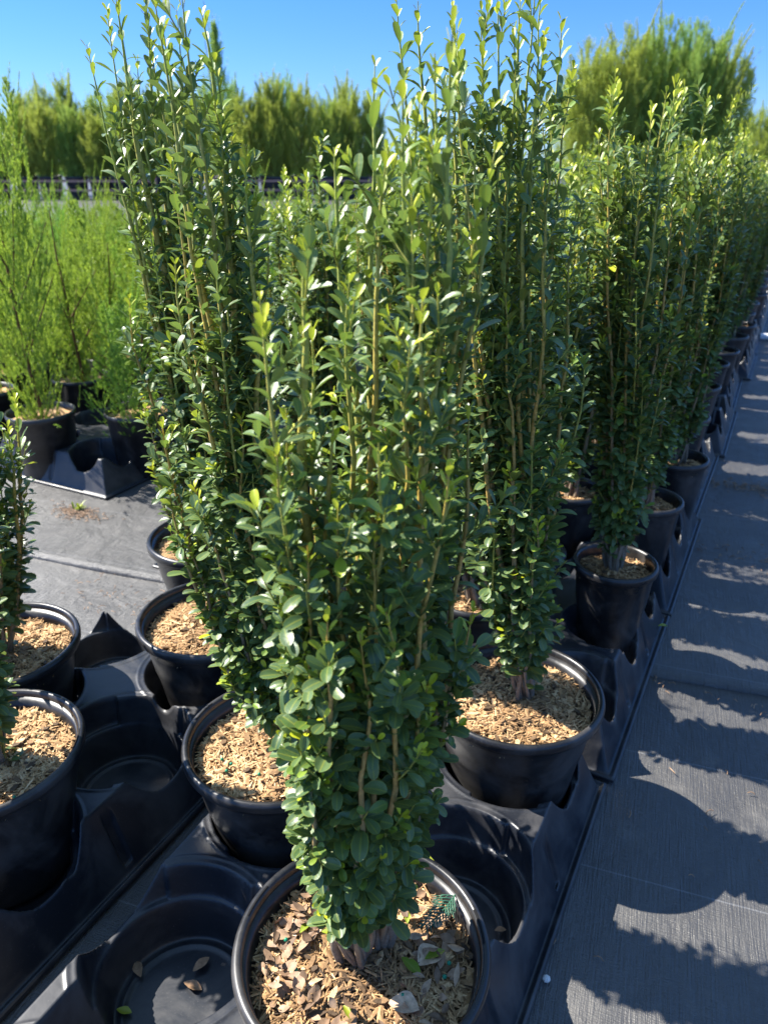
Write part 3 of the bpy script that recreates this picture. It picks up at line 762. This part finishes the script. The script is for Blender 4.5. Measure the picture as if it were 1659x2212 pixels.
def jun(x, y, label, k, s=1.0, rz=None):
    r = dup(JUN[k], (x, y, .002), rs.uniform(0, 6.28) if rz is None else rz, (1, 1, 1))
    for c in r.children:
        if c.name.split('.')[0] in ('trunk', 'crown'): c.scale = (1, 1, s)
    return tag(r, label, 'potted juniper', G_J)
jun(-2.29, 1.80, 'feathery green juniper in the front black pot beside the empty tray well, red brown stem', 3, 1.25)
_q = at(299, 885, .235); jun(_q[0], _q[1], 'small grey green juniper in a black pot close behind the empty tray well', 0, .72)
jun(-2.03, 2.02, 'juniper in a black pot with bare tan mulch right behind the empty tray well', 1, .62) if False else None
jl = 'bright green feathery juniper in a black pot, deep in the left bed'
for i in range(18):
    for j in range(15):
        x = -2.05 - j * .34 - .17 * (i % 2); y = 1.86 + i * .36
        d = math.hypot(x, y); ang = math.degrees(math.atan2(-x, y))
        if d > 8.2 or ang > 56 or ang < 22 or (x > -2.5 and y < 2.3): continue
        jun(x + rs.uniform(-.04, .04), y + rs.uniform(-.04, .04), jl, rs.randrange(4), (rs.uniform(.80, .98) if d < 4 else rs.uniform(.66, .80)) if i > 1 else rs.uniform(.85, 1.1))
for p in JUN: kill(p)
# their tray, one well empty
TJ = tray_data(.60, .60, (-.145, -.42), (.145, .42), .118, .10, top=.12, res=.003)
tray(TJ, -1.92, 1.70, 0, 'black moulded tray with a sunlit front corner and one empty well, under the junipers', 'trays under the junipers')
for k, (x, y) in enumerate([(-2.55, 1.71), (-1.93, 2.33), (-2.56, 2.34)]):
    tray(TJ, x, y, 0, 'black moulded tray under the junipers, farther from the walkway' if k != 1 else 'black moulded tray under the junipers, second along the walkway', 'trays under the junipers')

# tall conifers in big pots far behind
bush = lambda t: (.75 + 1.0 * t if t < .3 else 1.05 * (1 - (t - .3) / .7) ** .55)
spire = lambda t: .95 * (1 - t) ** .8 + .04
T1_ = conifer(80, 'potted_conifer', 3.0, .60, 900, 30, .13, .0045, bush, M['conifer'], .32, .60, .0, 8, 1.2, .04, plumes=11)
T2_ = conifer(81, 'potted_conifer', 3.2, .50, 900, 30, .13, .0045, bush, M['conifer'], .32, .60, .0, 8, 1.3, .04, plumes=9)
T3_ = conifer(82, 'potted_conifer', 4.4, .40, 600, 30, .11, .0045, spire, M['conifer'], .32, .60, .0, 1, 1.4, .04)
T4_ = conifer(83, 'potted_conifer', 4.5, 1.0, 1700, 32, .15, .005, bush, M['conifer'], .34, .62, .0, 14, 1.2, .05, plumes=22)
def far_at(px, fwd, z=0): return at_depth(px, 345, fwd)[:2]
G_T = 'tall conifers in big pots along the far rail'
def tree(p, px, fwd, s, label, rz=None):
    q = far_at(px, fwd); r = dup(p, (q[0], q[1], 0), rs.uniform(0, 6.28) if rz is None else rz)
    for c in r.children:
        if c.name.split('.')[0] in ('trunk', 'crown'): c.scale = (1, 1, s)
    return tag(r, label, 'tall conifer', G_T)
lab_t = 'bushy tall conifer in a big black pot behind the brown rails'
ORD = ['first', 'second', 'third', 'fourth', 'fifth', 'sixth', 'seventh', 'eighth', 'ninth', 'tenth', 'eleventh', 'twelfth', 'thirteenth', 'fourteenth', 'fifteenth', 'sixteenth', 'seventeenth', 'eighteenth', 'nineteenth', 'twentieth']
x = -10; k = 0
while x < 800:
    if not 470 < x < 500:
        hpx = np.interp(x, [0, 60, 130, 230, 330, 430, 520, 620, 680, 740, 800], [270, 250, 200, 190, 165, 180, 155, 160, 195, 205, 225])
        top = math.tan(math.atan((1106 - hpx) / FPX) - TH) * 24.6 + HC
        tree((T1_, T2_)[k % 2], x, 24.6, top / (3.15, 3.35)[k % 2] * rs.uniform(.80, 1.12), lab_t + ', %s from the left' % ORD[k])
    x += rs.uniform(40, 66); k += 1
for x in range(-10, 790, 58): tree((T2_, T1_)[(x // 58) % 2], x + rs.uniform(-12, 12), 26.8, rs.uniform(.88, 1.02), 'tall conifer in the second line behind the rails')
tree(T3_, 485, 25.2, 1.0, 'narrow pointed conifer rising above its bushy neighbours')
for k, (x, s) in enumerate([(1250, .84), (1325, .92), (1405, .96), (1470, .94), (1530, .88)]): tree(T4_, x, 24.0, s, 'big rounded conifer behind the shrub row at the right, %s from the left' % ORD[k])
for x, s in [(1285, .82), (1365, .92), (1440, .97), (1500, .90)]: tree(T4_, x, 26.2, s, 'big rounded conifer in the second line at the right')
for x, f in [(1640, 30), (1690, 31), (1600, 33)]: tree(T1_, x, f, .86, 'low yellow green conifer at the far right')
for p in (T1_, T2_, T3_, T4_): kill(p)

# brown two-rail fence in front of the far pots, and its posts
def rail_fence(px0, px1, fwd, label, h0=.26, h1=.50):
    a = far_at(px0, fwd); b = far_at(px1, fwd); root = empty('rail_fence', (a[0], a[1], 0)); tag(root, label, 'fence', 'brown rails by the far pots')
    d = b - a; L = np.hypot(*d); root.rotation_euler = (0, 0, math.atan2(d[1], d[0]))
    for h in (h0, h1):
        m = Mesh(); box(m, (0, -.02, h - .028), (L, .02, h + .028)); m.obj('rail', M['rail'], root, False)
    n = int(L / 2.4) + 1
    for k in range(n):
        m = Mesh(); x = k * L / max(1, n - 1); box(m, (x - .04, .022, 0), (x + .04, .09, h1 + .1)); m.obj('post', M['rail'], root, False)
rail_fence(-40, 330, 23.6, 'brown two rail fence at the far left below the conifer pots')
rail_fence(460, 800, 23.9, 'brown two rail fence seen right of the left shrubs')
rail_fence(1560, 1760, 27, 'brown rail fence at the far right horizon', .7, 1.0)
# low far hedge on the horizon at the right and left
def stuff_hedge(name, px0, px1, fwd, h, n, label, mat):
    g = np.random.default_rng(9); m = Mesh(); a = far_at(px0, fwd); b = far_at(px1, fwd); t = g.random(n); P = a + (b - a) * t[:, None]
    d = (b - a) / np.hypot(*(b - a)); nrm = np.array([-d[1], d[0]]); P = P + nrm * g.uniform(-1.5, 1.5, n)[:, None]
    z = h * (.75 + .25 * np.sin(t * 60) * np.sin(t * 23)) * g.random(n) ** .6; Q = np.stack([P[:, 0], P[:, 1], z], 1)
    ax = g.normal(0, .4, (n, 3)); ax[:, 2] += 1; ax /= np.linalg.norm(ax, axis=1)[:, None]; S = np.cross(ax, g.normal(0, 1, (n, 3))); S /= np.linalg.norm(S, axis=1)[:, None]
    L = .35; wd = .03
    V = np.stack([Q - S * wd, Q + S * wd, Q + ax * L * .6 + S * wd, Q + ax * L], 1).reshape(-1, 3)
    m.add(V, (np.arange(n) * 4)[:, None] + np.array([0, 1, 2, 3]), np.repeat(np.stack([g.random(n) * .7, g.random(n), np.full(n, .5)], 1), 4, 0))
    return tag(m.obj(name, mat), label, 'vegetation', None, 'stuff')
stuff_hedge('far_planting', 1500, 1900, 34, 1.25, 26000, 'pale yellow green planting beyond the shrub row at the far right', M['juniper'])
stuff_hedge('far_hedge', -300, 1250, 48, 1.0, 26000, 'low green growth along the far horizon', M['conifer'])

# white pipe across the walkway end
p = at(1640, 727, .02); m = Mesh()
tube(m, [p, p + np.array([.9, .14, 0]), p + np.array([1.8, .26, 0])], .022, 14); m.obj('pipe', M['pvc']); tag(bpy.data.objects['pipe'], 'white plastic pipe lying across the fabric at the far end of the walkway', 'pipe')

# ---------------------------------------------------------------- loose small things
def flat_leaf(name, p, rz, L, W, mat, label, cat, group=None, tilt=.12, shape='tip', curl=.12, rnd=.5, young=.3):
    g = np.random.default_rng(int(abs(p[0] * 9173 + p[1] * 3371) * 100) % 100000); m = Mesh()
    ax = np.array([[1., 0, 0]]); nr = np.array([[0, math.sin(tilt), math.cos(tilt)]])
    leaf_block(m, np.array([[0, 0, 0.]]), ax, nr, [L], [W], [curl], [g.uniform(.2, .5)], np.array([young]), np.array([rnd]), 9, 5, shape)
    if mat is M['dry_leaf']: m.c = [np.full_like(m.c[0], rnd)]
    o = m.obj(name, mat); o.location = p; o.rotation_euler = (g.uniform(-.15, .15), g.uniform(-.2, .1), rz)
    return tag(o, label, cat, group)
# brown leaf litter on the front pot's mulch, part of that potted shrub
rootA = [o for o in bpy.data.objects if o.get('label', '').startswith('bushy evergreen shrub in the nearest')][0]
g = np.random.default_rng(77); m = Mesh(); n = 220
a = np.where(g.random(n) < .75, g.uniform(2.2, 5.2, n), g.uniform(-1.0, 2.2, n)); r = .118 * g.uniform(.25, 1, n) ** .5
r = np.minimum(r, .108)
P = np.stack([r * np.cos(a), r * np.sin(a), np.array([surf(x_, y_, .125, 31) for x_, y_ in zip(r * np.cos(a), r * np.sin(a))]) + g.uniform(.004, .014, n)], 1)
yaw = g.uniform(0, 6.3, n); ax = np.stack([np.cos(yaw), np.sin(yaw), g.normal(0, .22, n)], 1); ax /= np.linalg.norm(ax, axis=1)[:, None]
nr = np.stack([g.normal(0, .35, n), g.normal(0, .35, n), np.where(g.random(n) < .5, 1, -1.) * 1.0], 1); nr[:, 2] = np.abs(nr[:, 2])
P -= ax * .010
leaf_block(m, P, ax, nr, g.uniform(.011, .026, n), g.uniform(.0032, .0062, n), g.normal(.0, .40, n), g.uniform(-.35, .45, n), g.random(n), g.random(n), 6, 5, 'tip')
c = m.c[0].copy(); c[:, 0] = np.clip(c[:, 1] * .8 + .1, 0, 1); m.c = [c]
lit = m.obj('leaf_litter', M['dry_leaf'], rootA); lit.location = (0, 0, .238 - .034 - .004); lit['kind'] = 'stuff'
ZA = FLOOR + .238 - .034 + .012
for i, (x, y, L, rz, lab) in enumerate([(868, 2068, .030, -.3, 'fallen green leaf lying below the sprig in the front pot'), (918, 2072, .026, .9, 'bright green fallen leaf left of the pale dead leaf in the front pot'),
        (648, 2015, .020, 1.4, 'small green leaf curled on the brown litter, left of the stems'), (880, 1995, .016, 2.0, 'small bright green leaf right of the stems in the front pot'),
        (695, 2012, .020, .4, 'yellow green leaf under the stems in the front pot'), (742, 2172, .018, -.5, 'green leaf at the front of the nearest pot'), (895, 1850, .030, .2, 'yellowing leaf against the back rim of the front pot')]):
    q = at(x, y, ZA + .002); flat_leaf('fallen_leaf', q, rz, L, L * .24, M['yellow_leaf'], lab, 'fallen leaf', 'green leaves dropped on the front pot', young=.15 + .12 * i % .8)
for i, (x, y, lab) in enumerate([(905, 2085, 'pale skeleton leaf lying on the mulch in the front pot'), (840, 2165, 'cream dead leaf at the front rim of the nearest pot')]):
    q = at(x, y, ZA + .001); flat_leaf('dead_leaf', q, 1.2 - i, .034, .015, M['dry_leaf'], lab, 'dead leaf', None, rnd=1.0)
# conifer sprig
def sprig(p, rz):
    g = np.random.default_rng(5); m = Mesh(); L = .058
    def scales(C, per, r0):
        n = len(C)
        for k in range(n - 1):
            T = C[k + 1] - C[k]; T /= np.linalg.norm(T)
        tube(m, C, np.linspace(r0, r0 * .6, n), 5, np.tile([.2, .5, .5], (n, 1)))
    t = np.linspace(0, 1, 12); ctr = np.stack([L * t, .006 * np.sin(t * 2.5), .004 + .004 * np.sin(t * 3)], 1); scales(ctr, 0, .0012)
    for k in range(1, 12):
        for s in (1, -1):
            b = ctr[k]; ln = .026 * (1 - k / 14) * g.uniform(.8, 1.1); q = np.linspace(0, 1, 7)
            C = np.stack([b[0] + ln * q * .75, b[1] + s * ln * q * .65, b[2] + .003 * np.sin(q * 3)], 1); scales(C, 0, .0010)
            for j in (2, 3, 4, 5):
                for s2 in ((1,) if (j + k) % 2 else (-1,)):
                    q2 = np.linspace(0, 1, 4); l2 = .009 * g.uniform(.6, 1.1)
                    d = np.array([.9 - .35 * s2 * s * 0, s * .55 + s2 * .55, .1]); d /= np.linalg.norm(d)
                    scales(C[j] + d * (l2 * q2)[:, None], 0, .0007)
    o = m.obj('conifer_sprig', M['bluegreen']); o.location = p; o.rotation_euler = (0, .0, rz)
    return tag(o, 'blue green scaly conifer sprig lying on the mulch in the front pot', 'sprig')
sprig(at(985, 1935, ZA + .006), R_(-135 + 27))
# green fertiliser pellets
def ball(m, r, seg=10):
    t = np.linspace(0, math.pi, 7); lathe(m, [(max(1e-5, r * math.sin(a)), -r * math.cos(a)) for a in t], seg)
pel = Mesh(); ball(pel, .0026); pd = pel.data('fertiliser_pellet', M['pellet'])
PEL = [(765, 2070, 1), (970, 2080, 1), (745, 1990, 1), (618, 2030, 1), (640, 2095, 1), (900, 1960, 1), (960, 2110, 1), (735, 1955, 1), (870, 2150, 1)]
for x, y, _ in PEL:
    o = link(bpy.data.objects.new('fertiliser_pellet', pd)); o.location = at(x, y, ZA + .002); tag(o, 'small green fertiliser pellet on the front pot mulch', 'pellet', 'green pellets on the front pot')
for x, y in [(480, 1640), (490, 1665), (500, 1650), (560, 1672)]:
    o = link(bpy.data.objects.new('fertiliser_pellet', pd)); o.location = at(x, y, .228); tag(o, 'small green fertiliser pellet on the tan chips left of the front shrub', 'pellet', 'green pellets left of the front shrub')
for x, y in [(20, 1735), (32, 1722), (85, 1590)]:
    o = link(bpy.data.objects.new('fertiliser_pellet', pd)); o.location = at(x, y, .228); tag(o, 'small green fertiliser pellet in the pot at the left edge', 'pellet', 'green pellets in the left pot')
# dead leaves in the empty well, the leaf on the flange, the pebble
for x, y, rz, lab in [(418, 2098, 1.3, 'upright brown dry leaf in the empty well left of the front pot'), (398, 2122, .2, 'curled brown dry leaf in the empty well, middle of three'), (305, 2110, 2.6, 'thin brown dry leaf in the empty well, leftmost of three')]:
    flat_leaf('dry_leaf', at(x, y, .014), rz, .028, .007, M['dry_leaf'], lab, 'dry leaf', 'dry leaves in the empty well', rnd=.45)
flat_leaf('fallen_leaf', at(253, 2180, .014), .3, .022, .006, M['yellow_leaf'], 'bright yellow green leaf in the tray at the bottom left', 'fallen leaf', young=.8)
flat_leaf('fallen_leaf', at(1421, 1352, .02), .6, .024, .009, M['yellow_leaf'], 'yellow green leaf on the tray edge beside the first small pot', 'fallen leaf', young=.8, shape='spoon')
flat_leaf('dry_leaf', at(1068, 2010, .016), .6, .018, .006, M['dry_leaf'], 'brown leaf in the empty well right of the front pot', 'dry leaf', rnd=.5)
m = Mesh(); t = np.linspace(0, math.pi, 6); lathe(m, [(max(1e-5, .006 * math.sin(a)), -.004 * math.cos(a)) for a in t], 7); o = m.obj('pebble', M['pebble'], smooth=False); o.location = at(1180, 2114, .004); tag(o, 'small white pebble on the shaded fabric right of the tray', 'pebble')
# litter of twigs and needles on the walkway
def litter(px, n, sx, sy, label, seed):
    g = np.random.default_rng(seed); c = at(*px, .001); m = Mesh()
    for k in range(n):
        p = c + np.array([g.normal(0, sx), g.normal(0, sy), .001 + .002 * g.random()]); a = g.uniform(0, 6.3); L = g.uniform(.005, .020); q = np.linspace(0, 1, 4)
        P = p + np.stack([np.cos(a + q * .6) * L * q, np.sin(a + q * .6) * L * q, .003 * np.sin(q * 3)], 1); v = g.uniform(.2, .7); tube(m, P, .0009, 4, (v, v, v))
    return tag(m.obj('twig_litter', M['dry_leaf']), label, 'litter', None, 'stuff')
litter((1640, 1058), 260, .10, .03, 'brown needle and twig litter across the walkway fabric', 1)
litter((1590, 1195), 60, .12, .04, 'sparse reddish twigs on the walkway fabric', 2)
litter((1480, 1490), 40, .2, .012, 'crumbs of mulch caught along the fabric seam', 3)
litter((1330, 2050), 9, .10, .12, 'tiny crumbs on the shaded fabric beside the front tray', 8)
litter((1560, 1720), 9, .12, .12, 'tiny crumbs on the sunlit fabric at the right', 9)
litter((170, 1108), 260, .05, .02, 'tan mulch spilled around the hole in the left walkway fabric', 4)
litter((240, 1295), 50, .10, .05, 'dark crumbs scattered on the left walkway fabric', 6)
g = np.random.default_rng(12); m = Mesh(); n = 26; a = g.uniform(0, 6.3, n)
leaf_block(m, g.normal(0, .006, (n, 3)) * [1, 1, .2], np.stack([np.cos(a), np.sin(a), g.uniform(.4, 1.6, n)], 1) / 1.4, np.stack([-np.cos(a), -np.sin(a), g.uniform(.5, 1, n)], 1), g.uniform(.015, .035, n), g.uniform(.002, .005, n), g.uniform(0, .4, n), g.uniform(.1, .4, n), g.uniform(.3, .8, n), g.random(n), 5, 3, 'tip')
o = m.obj('weed', M['yellow_leaf']); o.location = at(172, 1100, .004); tag(o, 'small green weed growing through a hole in the walkway fabric', 'weed')
